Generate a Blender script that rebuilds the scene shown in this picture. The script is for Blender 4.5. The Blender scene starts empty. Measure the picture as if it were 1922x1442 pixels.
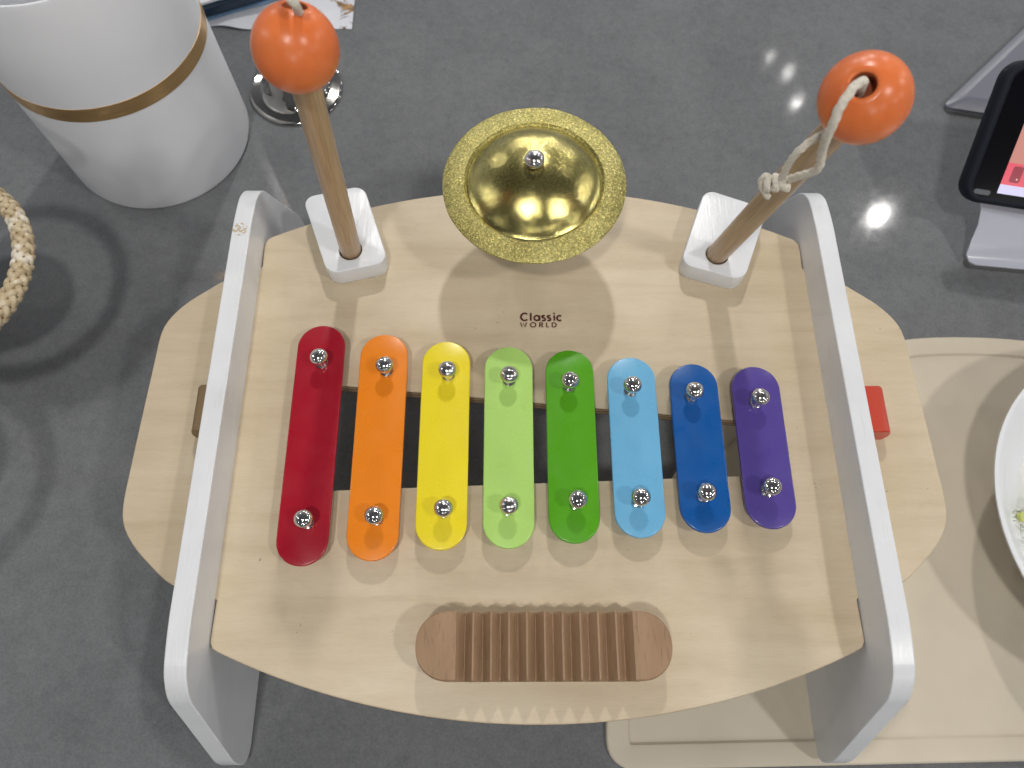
import bpy, bmesh, math, random
from mathutils import Vector, Matrix, noise
random.seed(7)
S = bpy.context.scene
COL = S.collection
PI = math.pi
MM = 0.001

# ------------------------------------------------------------------ helpers
def srgb(r, g, b):
    f = lambda c: (c/255/12.92) if c/255 <= .04045 else ((c/255+.055)/1.055)**2.4
    return (f(r), f(g), f(b), 1)

class NT:
    def __init__(s, name):
        s.m = bpy.data.materials.new(name); s.m.use_nodes = True
        s.t = s.m.node_tree; s.n = s.t.nodes; s.l = s.t.links
        s.b = s.n['Principled BSDF']
    def node(s, typ, **kw):
        n = s.n.new(typ)
        for k, v in kw.items():
            if k.startswith('i_'):
                n.inputs[k[2:].replace('_', ' ')].default_value = v
            else: setattr(n, k, v)
        return n
    def link(s, a, b): s.l.new(a, b)
    def set(s, **kw):
        for k, v in kw.items(): s.b.inputs[k.replace('_', ' ')].default_value = v
    def coords(s, scale=(1, 1, 1), kind='Object', rot=(0, 0, 0)):
        c = s.node('ShaderNodeTexCoord'); m = s.node('ShaderNodeMapping')
        m.inputs['Scale'].default_value = scale; m.inputs['Rotation'].default_value = rot
        s.link(c.outputs[kind], m.inputs['Vector']); return m.outputs[0]
    def noise(s, vec, scale, detail=4, rough=.55, dist=0):
        n = s.node('ShaderNodeTexNoise'); n.inputs['Scale'].default_value = scale
        n.inputs['Detail'].default_value = detail; n.inputs['Roughness'].default_value = rough
        n.inputs['Distortion'].default_value = dist
        s.link(vec, n.inputs['Vector']); return n.outputs['Fac']
    def ramp(s, fac, stops):
        r = s.node('ShaderNodeValToRGB'); e = r.color_ramp.elements
        while len(e) < len(stops): e.new(.5)
        for k, (p, c) in enumerate(stops): e[k].position = p; e[k].color = c if len(c) == 4 else (*c, 1)
        s.link(fac, r.inputs[0]); return r.outputs[0]
    def mix(s, a, b, fac, mode='MIX'):
        m = s.node('ShaderNodeMix', data_type='RGBA', blend_type=mode)
        for v, i in ((fac, 0), (a, 6), (b, 7)):
            if hasattr(v, 'is_linked'): s.link(v, m.inputs[i])
            else: m.inputs[i].default_value = v
        return m.outputs[2]
    def math(s, op, a, b=0.0):
        m = s.node('ShaderNodeMath', operation=op)
        for v, i in ((a, 0), (b, 1)):
            if hasattr(v, 'is_linked'): s.link(v, m.inputs[i])
            else: m.inputs[i].default_value = v
        return m.outputs[0]
    def bump(s, h, strength=.2, dist=.0005):
        b = s.node('ShaderNodeBump'); b.inputs['Strength'].default_value = strength
        b.inputs['Distance'].default_value = dist
        s.link(h, b.inputs['Height']); s.link(b.outputs[0], s.b.inputs['Normal'])
    def base(s, c): s.link(c, s.b.inputs['Base Color'])

def g(v): return (v, v, v, 1)

# ------------------------------------------------------------------ materials
def mat_counter():
    m = NT('counter_stone'); v = m.coords()
    big = m.noise(v, 9, 5, .6, .6); mid = m.noise(v, 42, 6, .68, 1.0); fine = m.noise(v, 820, 3, .6); gr = m.noise(v, 190, 4, .65, .5)
    c = m.ramp(big, [(.3, (.158, .164, .172)), (.7, (.196, .203, .212))])
    c = m.mix(c, m.ramp(mid, [(.3, g(.93)), (.5, g(1)), (.75, g(1.05))]), 1.0, 'MULTIPLY')
    c = m.mix(c, m.ramp(gr, [(.3, g(.90)), (.55, g(1.01)), (.75, g(1.07))]), 1.0, 'MULTIPLY')
    c = m.mix(c, m.ramp(fine, [(.3, g(.86)), (.55, g(1.02)), (.75, g(1.14))]), 1.0, 'MULTIPLY')
    # sparse dark flecks and hair lines
    fl = m.noise(v, 120, 5, .72, 2.0)
    c = m.mix(c, (.04, .042, .045, 1), m.ramp(fl, [(.69, g(0)), (.74, g(.6))]))
    sp = m.noise(v, 330, 2, .5, .5)
    c = m.mix(c, (.34, .35, .36, 1), m.ramp(sp, [(.76, g(0)), (.80, g(.6))]))
    m.base(c)
    r = m.ramp(gr, [(.3, g(.045)), (.7, g(.085))]); m.link(r, m.b.inputs['Roughness'])
    m.bump(m.noise(v, 70, 3, .6), .03, .0003)
    m.set(Specular_IOR_Level=.5)
    return m.m

def mat_birch(tint=(1, 1, 1)):
    m = NT('birch_plywood'); v = m.coords((1, 8, 8)); v1 = m.coords((1, 1, 1)); vf = m.coords((3, 34, 34))
    a = m.noise(v, 14, 6, .6, .5); b = m.noise(vf, 60, 4, .6, .2); cc = m.noise(v1, 16, 3, .5, .4)
    c = m.ramp(a, [(.25, (.54, .445, .305)), (.5, (.60, .505, .36)), (.78, (.64, .55, .405))])
    c = m.mix(c, m.ramp(b, [(.28, g(.90)), (.5, g(1)), (.75, g(1.03))]), .8, 'MULTIPLY')
    c = m.mix(c, m.ramp(cc, [(.3, (.93, .90, .86)), (.7, (1.03, 1.03, 1.04))]), 1, 'MULTIPLY')
    fl = m.noise(m.coords((20, 80, 80)), 22, 3, .6, .4)
    c = m.mix(c, (.30, .20, .11, 1), m.ramp(fl, [(.70, g(0)), (.79, g(.5))]))
    dots = m.noise(v1, 170, 2, .4, 1.2)
    c = m.mix(c, (.18, .12, .07, 1), m.ramp(dots, [(.775, g(0)), (.80, g(.6))]))
    # plies on the edge of the sheet
    tc = m.node('ShaderNodeTexCoord'); sep = m.node('ShaderNodeSeparateXYZ'); m.link(tc.outputs['Object'], sep.inputs[0])
    z = m.math('MULTIPLY', sep.outputs[2], 1/.0085*5*PI*1.0)
    ply = m.ramp(m.math('SINE', z), [(.35, (.30, .20, .115)), (.6, (.52, .40, .26))])
    ge = m.node('ShaderNodeNewGeometry'); tr = m.node('ShaderNodeVectorTransform', vector_type='NORMAL', convert_from='WORLD', convert_to='OBJECT')
    m.link(ge.outputs['True Normal'], tr.inputs[0]); s2 = m.node('ShaderNodeSeparateXYZ'); m.link(tr.outputs[0], s2.inputs[0])
    side = m.math('LESS_THAN', m.math('ABSOLUTE', s2.outputs[2]), .35)
    c = m.mix(c, ply, side)
    m.base(c)
    h = m.math('ADD', m.math('MULTIPLY', b, .6), m.noise(v1, 500, 2, .6))
    m.bump(h, .18, .0002)
    m.set(Roughness=.42, Specular_IOR_Level=.4)
    return m.m

def mat_beech():
    m = NT('beech'); v = m.coords((4, 1, 4)); vf = m.coords((9, 1, 9))
    a = m.noise(v, 22, 5, .6, .6); fk = m.noise(vf, 110, 3, .6, .3)
    c = m.ramp(a, [(.25, (.28, .175, .10)), (.75, (.37, .24, .145))])
    c = m.mix(c, (.15, .085, .05, 1), m.ramp(fk, [(.56, g(0)), (.70, g(.5))]))
    m.base(c); m.bump(fk, .35, .0003); m.set(Roughness=.5, Specular_IOR_Level=.35)
    return m.m

def mat_stick():
    m = NT('dowel_wood'); v = m.coords((9, 9, .4)); vf = m.coords((30, 30, .8))
    a = m.noise(v, 50, 5, .6, .5); b = m.noise(vf, 60, 3, .6)
    c = m.ramp(a, [(.25, (.42, .28, .155)), (.75, (.55, .395, .245))])
    c = m.mix(c, m.ramp(b, [(.3, g(.7)), (.6, g(1.05))]), .8, 'MULTIPLY')
    m.base(c); m.bump(b, .25, .0003); m.set(Roughness=.34)
    return m.m

def mat_white_paint():
    m = NT('white_paint_on_wood'); v = m.coords((1, 1, 1)); vs = m.coords((30, 1.5, 12))
    grain = m.noise(vs, 22, 5, .65, .3); mot = m.noise(v, 40, 3, .6)
    c = m.ramp(mot, [(.3, (.70, .72, .75)), (.7, (.76, .775, .80))])
    c = m.mix(c, (.62, .58, .52, 1), m.ramp(grain, [(.60, g(0)), (.76, g(.55))]))
    chip = m.noise(v, 85, 3, .6, .8)
    c = m.mix(c, (.50, .38, .24, 1), m.ramp(chip, [(.775, g(0)), (.79, g(.8))]))
    tc = m.node('ShaderNodeTexCoord'); vd = m.node('ShaderNodeVectorMath', operation='DISTANCE'); m.link(tc.outputs['Object'], vd.inputs[0]); vd.inputs[1].default_value = (-.1388, .2262, .0235)
    near = m.math('LESS_THAN', vd.outputs['Value'], .0042)
    c = m.mix(c, (.50, .38, .22, 1), m.math('MULTIPLY', near, m.ramp(m.noise(v, 650, 2, .6), [(.48, g(0)), (.54, g(.85))])))
    m.base(c); h = m.math('ADD', grain, m.math('MULTIPLY', m.noise(v, 250, 3, .6), .4)); m.bump(h, .35, .0004)
    m.set(Roughness=.28, Specular_IOR_Level=.5)
    return m.m

def mat_enamel(name, col, rough=.32):
    m = NT(name); v = m.coords()
    f1 = m.noise(v, 900, 2, .5); a = m.noise(v, 70, 3, .6, .6)
    r, g_, b, _ = col
    c = m.ramp(f1, [(.3, (r*.965, g_*.965, b*.965)), (.7, (r*1.02, g_*1.02, b*1.02))])
    sc = m.noise(m.coords((1, 1, 1)), 210, 3, .5, 3)
    c = m.mix(c, (r*.35, g_*.35, b*.35, 1), m.ramp(sc, [(.77, g(0)), (.80, g(.7))]))
    sl = m.noise(m.coords((1, 14, 1), rot=(0, 0, .7)), 90, 3, .7, .3)
    c = m.mix(c, (min(1, r*1.5+.12), min(1, g_*1.5+.12), min(1, b*1.5+.12), 1), m.ramp(sl, [(.72, g(0)), (.76, g(.35))]))
    m.base(c); m.bump(m.math('ADD', m.noise(v, 700, 2, .5), m.math('MULTIPLY', m.noise(v, 45, 3, .5), 2)), .07, .0003)
    rr = m.ramp(a, [(.3, g(rough*.8)), (.7, g(rough*1.25))]); m.link(rr, m.b.inputs['Roughness'])
    m.set(Coat_Weight=.35, Coat_Roughness=.18)
    return m.m

def mat_chrome(name='polished_chrome', col=(.70, .69, .68, 1), rough=.11):
    m = NT(name); v = m.coords(); m.set(Metallic=1, Base_Color=col)
    a = m.noise(v, 180, 3, .6); r = m.ramp(a, [(.3, g(rough*.8)), (.75, g(rough*1.5))]); m.link(r, m.b.inputs['Roughness'])
    return m.m

def mat_gold(sparkle):
    m = NT('gold_cymbal_rim' if sparkle else 'gold_cymbal_dome'); v = m.coords()
    m.set(Metallic=1)
    n = m.noise(v, 60, 4, .6, .5); gr = m.noise(v, 1150, 2, .75)
    c = m.ramp(n, [(.3, (.42, .37, .125)), (.7, (.53, .475, .19))])
    if sparkle:
        vo = m.node('ShaderNodeTexVoronoi'); vo.inputs['Scale'].default_value = 1700; m.link(v, vo.inputs['Vector'])
        sp = m.node('ShaderNodeSeparateColor'); m.link(vo.outputs['Color'], sp.inputs[0])
        c = m.mix(c, m.ramp(sp.outputs[1], [(0, g(.55)), (.6, g(1.0)), (.88, g(1.3)), (1, g(1.9))]), 1.0, 'MULTIPLY')  # sparkle painted into the rim colour as bright and dark cells
        h = m.math('ADD', sp.outputs[0], m.math('MULTIPLY', gr, 1.2)); m.bump(h, .8, .0005); m.set(Roughness=.3)
    else:
        c = m.ramp(n, [(.3, (.47, .41, .14)), (.7, (.60, .53, .21))])
        c = m.mix(c, m.ramp(gr, [(.36, g(.75)), (.5, g(1)), (.62, g(1.2))]), 1.0, 'MULTIPLY')
        h = m.math('ADD', gr, m.math('MULTIPLY', m.noise(v, 34, 2, .5), 5)); m.bump(h, .24, .0005); m.set(Roughness=.2)
    m.base(c)
    return m.m

def mat_plain(name, col, rough=.5, bump=.05, bscale=400, var=.06, **kw):
    m = NT(name); v = m.coords(); n = m.noise(v, 25, 4, .6)
    r, g_, b = col[:3]
    m.base(m.ramp(n, [(.3, (r*(1-var), g_*(1-var), b*(1-var))), (.7, (r*(1+var), g_*(1+var), b*(1+var)))]))
    m.bump(m.noise(v, bscale, 3, .6), bump, .0004); m.set(Roughness=rough, **kw)
    return m.m

def mat_orange():
    m = NT('orange_lacquer'); v = m.coords(); n = m.noise(v, 90, 4, .6, .4)
    c = m.ramp(n, [(.3, (.72, .165, .042)), (.7, (.79, .205, .06))])
    w = m.noise(v, 160, 3, .6, 1.5); c = m.mix(c, (.72, .33, .12, 1), m.ramp(w, [(.72, g(0)), (.76, g(.6))]))
    m.base(c); m.bump(m.noise(v, 120, 4, .6), .22, .0005)
    m.set(Roughness=.3, Specular_IOR_Level=.42); return m.m

def mat_cord():
    m = NT('cotton_cord'); v = m.coords(); n = m.noise(v, 900, 3, .7)
    m.base(m.ramp(n, [(.3, (.58, .53, .43)), (.7, (.80, .76, .66))])); m.bump(n, .8, .0006); m.set(Roughness=.9, Sheen_Weight=.3)
    return m.m

def mat_brass():
    m = NT('brushed_brass_band'); v = m.coords((1, 1, 60)); n = m.noise(v, 60, 3, .6)
    m.base(m.ramp(n, [(.3, (.62, .38, .16)), (.7, (.85, .56, .26))])); m.bump(n, .2, .0003)
    m.set(Metallic=.85, Roughness=.3); return m.m

def mat_straw():
    m = NT('woven_straw'); v = m.coords(); n = m.noise(v, 150, 3, .6); a = m.noise(v, 75, 2, .6)
    c = m.ramp(n, [(.3, (.40, .30, .17)), (.55, (.60, .49, .32)), (.75, (.74, .66, .50))])
    c = m.mix(c, (.80, .76, .66, 1), m.ramp(a, [(.52, g(0)), (.62, g(.7))]))
    m.base(c); m.bump(m.noise(m.coords((1, 1, 1)), 700, 3, .6), .4, .0005); m.set(Roughness=.38); return m.m

def mat_paper():
    m = NT('printed_paper'); v = m.coords(); n = m.noise(v, 48, 4, .6, 1.5); k = m.noise(v, 26, 3, .6, .5)
    blot = m.math('MULTIPLY', m.ramp(n, [(.52, g(0)), (.58, g(1))]), m.ramp(k, [(.53, g(0)), (.58, g(1))]))
    c = m.mix((.66, .68, .74, 1), m.ramp(m.noise(v, 130, 3, .6), [(.4, (.06, .05, .045)), (.6, (.42, .24, .09))]), blot)
    m.base(c); m.set(Roughness=.6); return m.m

def mat_emit(name, col, st=1.0):
    m = NT(name); m.set(Base_Color=(0.02, .02, .02, 1), Emission_Color=col, Emission_Strength=st, Roughness=.15)
    return m.m

M = dict(counter=mat_counter(), birch=mat_birch(), beech=mat_beech(), stick=mat_stick(), white=mat_white_paint(),
         chrome=mat_chrome(), rim=mat_gold(True), dome=mat_gold(False), orange=mat_orange(), cord=mat_cord(), brass=mat_brass(),
         straw=mat_straw(), paper=mat_paper(),
         red_peg=mat_enamel('red_stained_wood', (.52, .045, .018, 1), .45), brown_peg=mat_plain('unfinished_peg_wood', (.20, .135, .065), .5, .3, 300, .2),
         canister=mat_plain('matt_white_canister', (.80, .815, .85), .42, .05, 500, .02),
         matm=mat_plain('cream_silicone', (.60, .535, .425), .5, .12, 900, .035),
         porcelain=mat_plain('white_porcelain', (.78, .80, .83), .12, .02, 60, .02), rice=mat_plain('cooked_rice', (.76, .77, .74), .4, .1, 300, .08, Subsurface_Weight=.1, Subsurface_Scale=.002),
         egg=mat_plain('yellow_green_vegetable', (.55, .60, .16), .4, .1, 300, .2),
         standw=mat_plain('silver_white_plastic', (.60, .62, .72), .16, .02, 200, .02), stande=mat_plain('grey_plastic_edge', (.16, .165, .165), .4, .05, 200, .05),
         standg=mat_plain('slate_plastic', (.10, .105, .135), .35, .03, 200, .04), standm=mat_plain('shaded_rear_plastic', (.17, .175, .215), .35, .03, 200, .04),  # standm: stand plastic darkened, the rear foot's unlit tone is painted in
         case=mat_plain('navy_rubber_case', (.005, .007, .016), .6, .06, 500, .1, Specular_IOR_Level=.25), glass=mat_plain('black_screen_glass', (.004, .004, .006), .08, 0, 10, .1),
         bookblue=mat_plain('dark_blue_cover', (.006, .024, .05), .3, .03, 200, .15), bookedge=mat_plain('light_blue_edge', (.16, .27, .42), .4, .03, 200, .1), pages=mat_plain('white_pages', (.78, .79, .82), .5, .05, 300, .03),
         ink=mat_plain('dark_red_print', (.085, .012, .014), .5, .02, 200, .1),
         foot=mat_plain('dark_rubber', (.03, .03, .032), .6, .05, 200, .1),
         dark_hole=mat_plain('raw_drilled_wood', (.30, .07, .02), .8, .1, 200, .1),
         basketin=mat_plain('dark_basket_lining', (.03, .03, .03), .8, .2, 200, .2))

# ------------------------------------------------------------------ object makers
def finish(o, smooth=40):
    me = o.data
    if smooth:
        for p in me.polygons: p.use_smooth = True
        me.set_sharp_from_angle(angle=math.radians(smooth))
    return o
def obj(name, bm, mat, parent=None, smooth=40, loc=None):
    me = bpy.data.meshes.new(name); bm.to_mesh(me); bm.free()
    o = bpy.data.objects.new(name, me); COL.objects.link(o)
    for k in (mat if isinstance(mat, (list, tuple)) else [mat]): me.materials.append(k)
    if parent: o.parent = parent
    if loc: o.location = loc
    return finish(o, smooth)
def from_mesh(name, me, mat, parent=None, smooth=40):
    me.name = name; o = bpy.data.objects.new(name, me); COL.objects.link(o); me.materials.clear(); me.materials.append(mat)
    if parent: o.parent = parent
    return finish(o, smooth)
def thing(name, label, cat, loc=(0, 0, 0), group=None):
    o = bpy.data.objects.new(name, None); COL.objects.link(o); o.location = loc; o.empty_display_size = .01
    o['label'] = label; o['category'] = cat
    if group: o['group'] = group
    return o
def tag(o, label=None, cat=None, group=None, kind=None):
    if label: o['label'] = label
    if cat: o['category'] = cat
    if group: o['group'] = group
    if kind: o['kind'] = kind
    return o

def prism_mesh(loops, z0, z1, bev=0.0):
    """filled outline(s) (outer + holes) extruded in z with rounded rims"""
    cu = bpy.data.curves.new('c', 'CURVE'); cu.dimensions = '2D'; cu.fill_mode = 'BOTH'
    for lp in loops:
        sp = cu.splines.new('POLY'); sp.points.add(len(lp)-1); sp.use_cyclic_u = True
        for p, q in zip(sp.points, lp): p.co = (q[0], q[1], 0, 1)
    h = (z1-z0)/2; cu.extrude = h-bev; cu.bevel_depth = bev; cu.bevel_resolution = 2 if bev else 0
    cu.offset = -bev
    o = bpy.data.objects.new('c', cu); COL.objects.link(o)
    dg = bpy.context.evaluated_depsgraph_get(); me = bpy.data.meshes.new_from_object(o.evaluated_get(dg))
    bpy.data.objects.remove(o); bpy.data.curves.remove(cu)
    me.transform(Matrix.Translation((0, 0, (z0+z1)/2)))
    bm = bmesh.new(); bm.from_mesh(me); bmesh.ops.remove_doubles(bm, verts=bm.verts, dist=1e-6); bm.to_mesh(me); bm.free()
    return me

def catmull(pts, n=8, closed=True):
    out = []; N = len(pts); rng = range(N) if closed else range(N-1)
    for i in rng:
        if closed: p = [Vector(pts[(i+k) % N]) for k in (-1, 0, 1, 2)]
        else: p = [Vector(pts[min(max(i+k, 0), N-1)]) for k in (-1, 0, 1, 2)]
        for j in range(n):
            t = j/n
            out.append(.5*((2*p[1])+(-p[0]+p[2])*t+(2*p[0]-5*p[1]+4*p[2]-p[3])*t*t+(-p[0]+3*p[1]-3*p[2]+p[3])*t**3))
    if not closed: out.append(Vector(pts[-1]))
    return out
def round_corners(pts, rad, n=8):
    """polygon with each corner replaced by an arc-like curve; rad: number or list"""
    out = []; N = len(pts)
    for i in range(N):
        p = Vector(pts[i][:2]); a = Vector(pts[i-1][:2]); b = Vector(pts[(i+1) % N][:2]); r = rad[i] if isinstance(rad, (list, tuple)) else rad
        if r <= 0: out.append(p); continue
        da = (a-p); db = (b-p); ra = min(r, da.length*.499); rb = min(r, db.length*.499); r = min(ra, rb)
        A = p+da.normalized()*r; B = p+db.normalized()*r
        ang = da.angle(db)
        k = .5523*(1 if ang > .1 else 1)
        for j in range(n+1):
            t = j/n; c1 = A+(p-A)*k; c2 = B+(p-B)*k
            out.append(A*(1-t)**3+c1*3*t*(1-t)**2+c2*3*t*t*(1-t)+B*t**3)
    return out
def rrect(x0, y0, x1, y1, r, n=8): return round_corners([(x0, y0), (x1, y0), (x1, y1), (x0, y1)], r, n)

def lathe(bm, prof, n=48, mtx=None, cap=False, mi=0):
    rings = []
    for r, z in prof:
        if r < 1e-7: rings.append([bm.verts.new((0, 0, z))])
        else: rings.append([bm.verts.new((r*math.cos(2*PI*k/n), r*math.sin(2*PI*k/n), z)) for k in range(n)])
    vs = [v for r in rings for v in r]
    for a, b in zip(rings, rings[1:]):
        if len(a) == 1 and len(b) == 1: continue
        for k in range(n):
            k2 = (k+1) % n
            if len(a) == 1: f = bm.faces.new((a[0], b[k2], b[k]))
            elif len(b) == 1: f = bm.faces.new((a[k], a[k2], b[0]))
            else: f = bm.faces.new((a[k], a[k2], b[k2], b[k]))
            f.material_index = mi
    if mtx: bmesh.ops.transform(bm, matrix=mtx, verts=vs)
    return bm
def frame_z(p, d):
    return Matrix.Translation(p) @ Vector(d).to_track_quat('Z', 'Y').to_matrix().to_4x4()
def tube(bm, pts, r, n=12, closed=False, twist=0, lob=0.0, lobes=3, mi=0):
    pts = [Vector(p) for p in pts]; N = len(pts); rings = []
    t0 = (pts[1]-pts[0]).normalized(); up = Vector((0, 0, 1)) if abs(t0.z) < .9 else Vector((1, 0, 0))
    u = t0.cross(up).normalized(); s = 0
    for i, p in enumerate(pts):
        if closed: t = (pts[(i+1) % N]-pts[i-1]).normalized()
        else: t = (pts[min(i+1, N-1)]-pts[max(i-1, 0)]).normalized()
        u = (u-t*u.dot(t)).normalized(); w = t.cross(u)
        if i: s += (p-pts[i-1]).length
        R = r[i] if isinstance(r, (list, tuple)) else r
        ring = []
        for k in range(n):
            a = 2*PI*k/n; rr = R*(1+lob*math.cos(lobes*(a-twist*s)))
            ring.append(bm.verts.new(p+u*rr*math.cos(a)+w*rr*math.sin(a)))
        rings.append(ring)
    for i in range(N if closed else N-1):
        a = rings[i]; b = rings[(i+1) % N]
        for k in range(n):
            bm.faces.new((a[k], b[k], b[(k+1) % n], a[(k+1) % n])).material_index = mi
    if not closed:
        bm.faces.new(rings[0]).material_index = mi; bm.faces.new(list(reversed(rings[-1]))).material_index = mi
    return bm
def extrude_poly(bm, pts, axis, a0, a1):
    """closed polygon of 2D pts -> solid; axis 'x': pts are (y,z)"""
    f3 = {'x': lambda p, a: (a, p[0], p[1]), 'y': lambda p, a: (p[0], a, p[1]), 'z': lambda p, a: (p[0], p[1], a)}[axis]
    A = [bm.verts.new(f3(p, a0)) for p in pts]; B = [bm.verts.new(f3(p, a1)) for p in pts]; n = len(pts)
    fa = bm.faces.new(A); fb = bm.faces.new(list(reversed(B)))
    for k in range(n): bm.faces.new((A[k], B[k], B[(k+1) % n], A[(k+1) % n]))
    bmesh.ops.recalc_face_normals(bm, faces=bm.faces)
    return bm
def add_bevel(o, w, seg=3, ang=35):
    md = o.modifiers.new('edge', 'BEVEL'); md.width = w; md.segments = seg; md.limit_method = 'ANGLE'; md.angle_limit = math.radians(ang)
    md.harden_normals = False; return o

ZC = -.082      # counter top height (board top is z = 0)

# ------------------------------------------------------------------ the counter
bm = bmesh.new()
extrude_poly(bm, [(-1.6, -1.2), (1.8, -1.2), (1.8, 2.6), (-1.6, 2.6)], 'z', ZC-.04, ZC)
tag(obj('counter_top', bm, M['counter'], smooth=0), 'grey speckled stone counter top', 'counter', kind='structure')

# ------------------------------------------------------------------ the music table
CX = 16*MM
toy = thing('wooden_music_table', 'wooden toy music table with white side panels, rainbow tone bars, gold cymbal and ribbed scraper', 'toy', (CX, .128, ZC))
def child(name, bm, mat, smooth=40, parent=toy):
    o = obj(name, bm, mat, parent, smooth); return place(o)
def place(o, parent=None):
    # geometry is written in scene metres; shift so it stays put under its parent
    if o.parent and o.parent.type == 'EMPTY': o.matrix_parent_inverse = Matrix.Translation(o.parent.location).inverted() @ Matrix() if False else Matrix.Translation(-Vector(o.parent.location))
    return o

# board: curved plywood sheet that runs through both side panels and sticks out as wings
half = [(0, -13.0), (44, -10.0), (92, -.3), (132, 12.3), (145, 17.4)]
front = [(x, y) for x, y in half]
right = []
def cr(pts, n=6): return [(p.x, p.y) for p in catmull([(a, b, 0) for a, b in pts], n, closed=False)]
fr = [(145*k/30, -13.0+361-math.sqrt(361**2-(145*k/30)**2)) for k in range(31)]
corner_f = [(147.6, 18.9), (148.9, 21.5), (149, 24), (148.6, 40)]
wing = cr([(149.4, 40.6), (153, 42.2), (170, 46.8), (183.5, 57.3), (192.5, 66.5), (198.0, 75.5), (199.9, 86), (199.6, 104), (198.8, 130), (197.8, 157), (197.0, 175.5), (193.8, 185), (186.5, 194.2), (176.5, 202.2), (167.4, 208.5), (153, 214.6), (149.4, 216)], 5)
corner_r = [(148.6, 217.5), (149, 229), (148.6, 232.5), (147, 235)]
rr_ = [(145*k/30, 268.4-343+math.sqrt(343**2-(145*k/30)**2)) for k in range(30, -1, -1)]
rhalf = fr+corner_f+wing+corner_r+rr_
outline = [(CX+x*MM, y*MM) for x, y in rhalf]+[(CX-x*MM, y*MM) for x, y in reversed(rhalf[1:-1])]
slot = [(-99, 91.3), (131, 99.8), (131, 126.8), (-99, 148.2)]
slot = [(p.x, p.y) for p in round_corners([(a*MM, b*MM) for a, b in slot], 3*MM, 5)]
me = prism_mesh([outline, slot], -8.5*MM, 0, .8*MM)
board = place(from_mesh('board', me, M['birch'], toy, 35))

# side panels
def panel(x0, x1):
    prof = [(-33.5, -82), (-34, -62), (0, 20), (22, 25), (128.5, 24.0), (236, 22.5), (256, 18), (291, -62), (290, -82)]
    rad = [22, 18, 16, 14, 0, 16, 18, 18, 22]
    pts = round_corners([(y*MM, z*MM) for y, z in prof], [r*MM for r in rad], 8)
    cl = [pts[0]]
    for p in pts[1:]:
        if (p-cl[-1]).length > 1e-5: cl.append(p)
    bm = bmesh.new(); extrude_poly(bm, cl, 'x', x0, x1)
    o = child('side_panel', bm, M['white'], 30); add_bevel(o, 1.5*MM, 3); return o
panel(-142.8*MM, -133.2*MM); panel(165.2*MM, 174.8*MM)

# bare-wood chip on the left panel's top edge
# pegs outside the panels
def peg(sx, x, mat, lab, W):
    bm = bmesh.new(); pts = []
    R = 8.5*MM
    for k in range(17):
        a = -PI/2+PI*k/16; pts.append((x+sx*(W*math.cos(a) if abs(a) > 1.56 else W-R*.55+R*.55*math.cos(a)), 5*MM+R*math.sin(a)*.9))
    extrude_poly(bm, pts, 'y', 118*MM, 142.5*MM)
    o = child('peg', bm, mat, 40); o['label'] = lab; add_bevel(o, .8*MM, 2); return o
peg(1, 174.9*MM, M['red_peg'], 'red peg outside the right panel', 16.5*MM); peg(-1, -142.9*MM, M['brown_peg'], 'natural wood peg outside the left panel', 10.5*MM)

# tone bars
bars = [('red', (.36, .004, .018), -93.3, 176.3, 54.0, (-91.8, 154.7), (-91.4, 73.9)),
        ('orange', (.80, .225, .008), -61.0, 171.2, 56.3, (-59.0, 150.4), (-59.3, 75.6)),
        ('yellow', (.83, .68, .02), -29.3, 167.3, 61.2, (-28.0, 148.2), (-27.9, 79.0)),
        ('light green', (.42, .68, .165), 2.3, 164.4, 61.9, (2.6, 145.4), (2.3, 80.3)),
        ('green', (.085, .35, .006), 33.1, 162.7, 64.3, (32.6, 142.4), (34.2, 83.0)),
        ('sky blue', (.15, .43, .68), 64.2, 158.6, 66.8, (63.0, 139.9), (63.5, 84.0)),
        ('blue', (.001, .085, .33), 95.4, 155.1, 69.2, (93.3, 137.2), (94.6, 86.5)),
        ('purple', (.085, .055, .29), 126.6, 153.7, 71.0, (125.2, 133.9), (125.1, 89.1))]
def stud_mesh():
    bm = bmesh.new(); R = 4.7
    prof = [(0, -12), (2.5, -12), (2.5, -3.4), (3.1, -2.9), (4.0, -2.6), (4.35, -2.1)]
    for k in range(0, 15):
        a = math.radians(88)*(1-k/14); prof.append((4.45*math.sin(a) if k < 14 else 0, -1.6+3.6*math.cos(a)))
    lathe(bm, [(r*MM, z*MM) for r, z in prof], 40)
    me = bpy.data.meshes.new('stud'); bm.to_mesh(me); bm.free(); me.materials.append(M['chrome'])
    for p in me.polygons: p.use_smooth = True
    me.set_sharp_from_angle(angle=math.radians(50)); return me
def collar_prof(): return [(0, 0), (2.9, 0), (3.3, .8), (3.2, 1.8), (2.0, 2.2)]
stud_me = stud_mesh()
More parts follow.
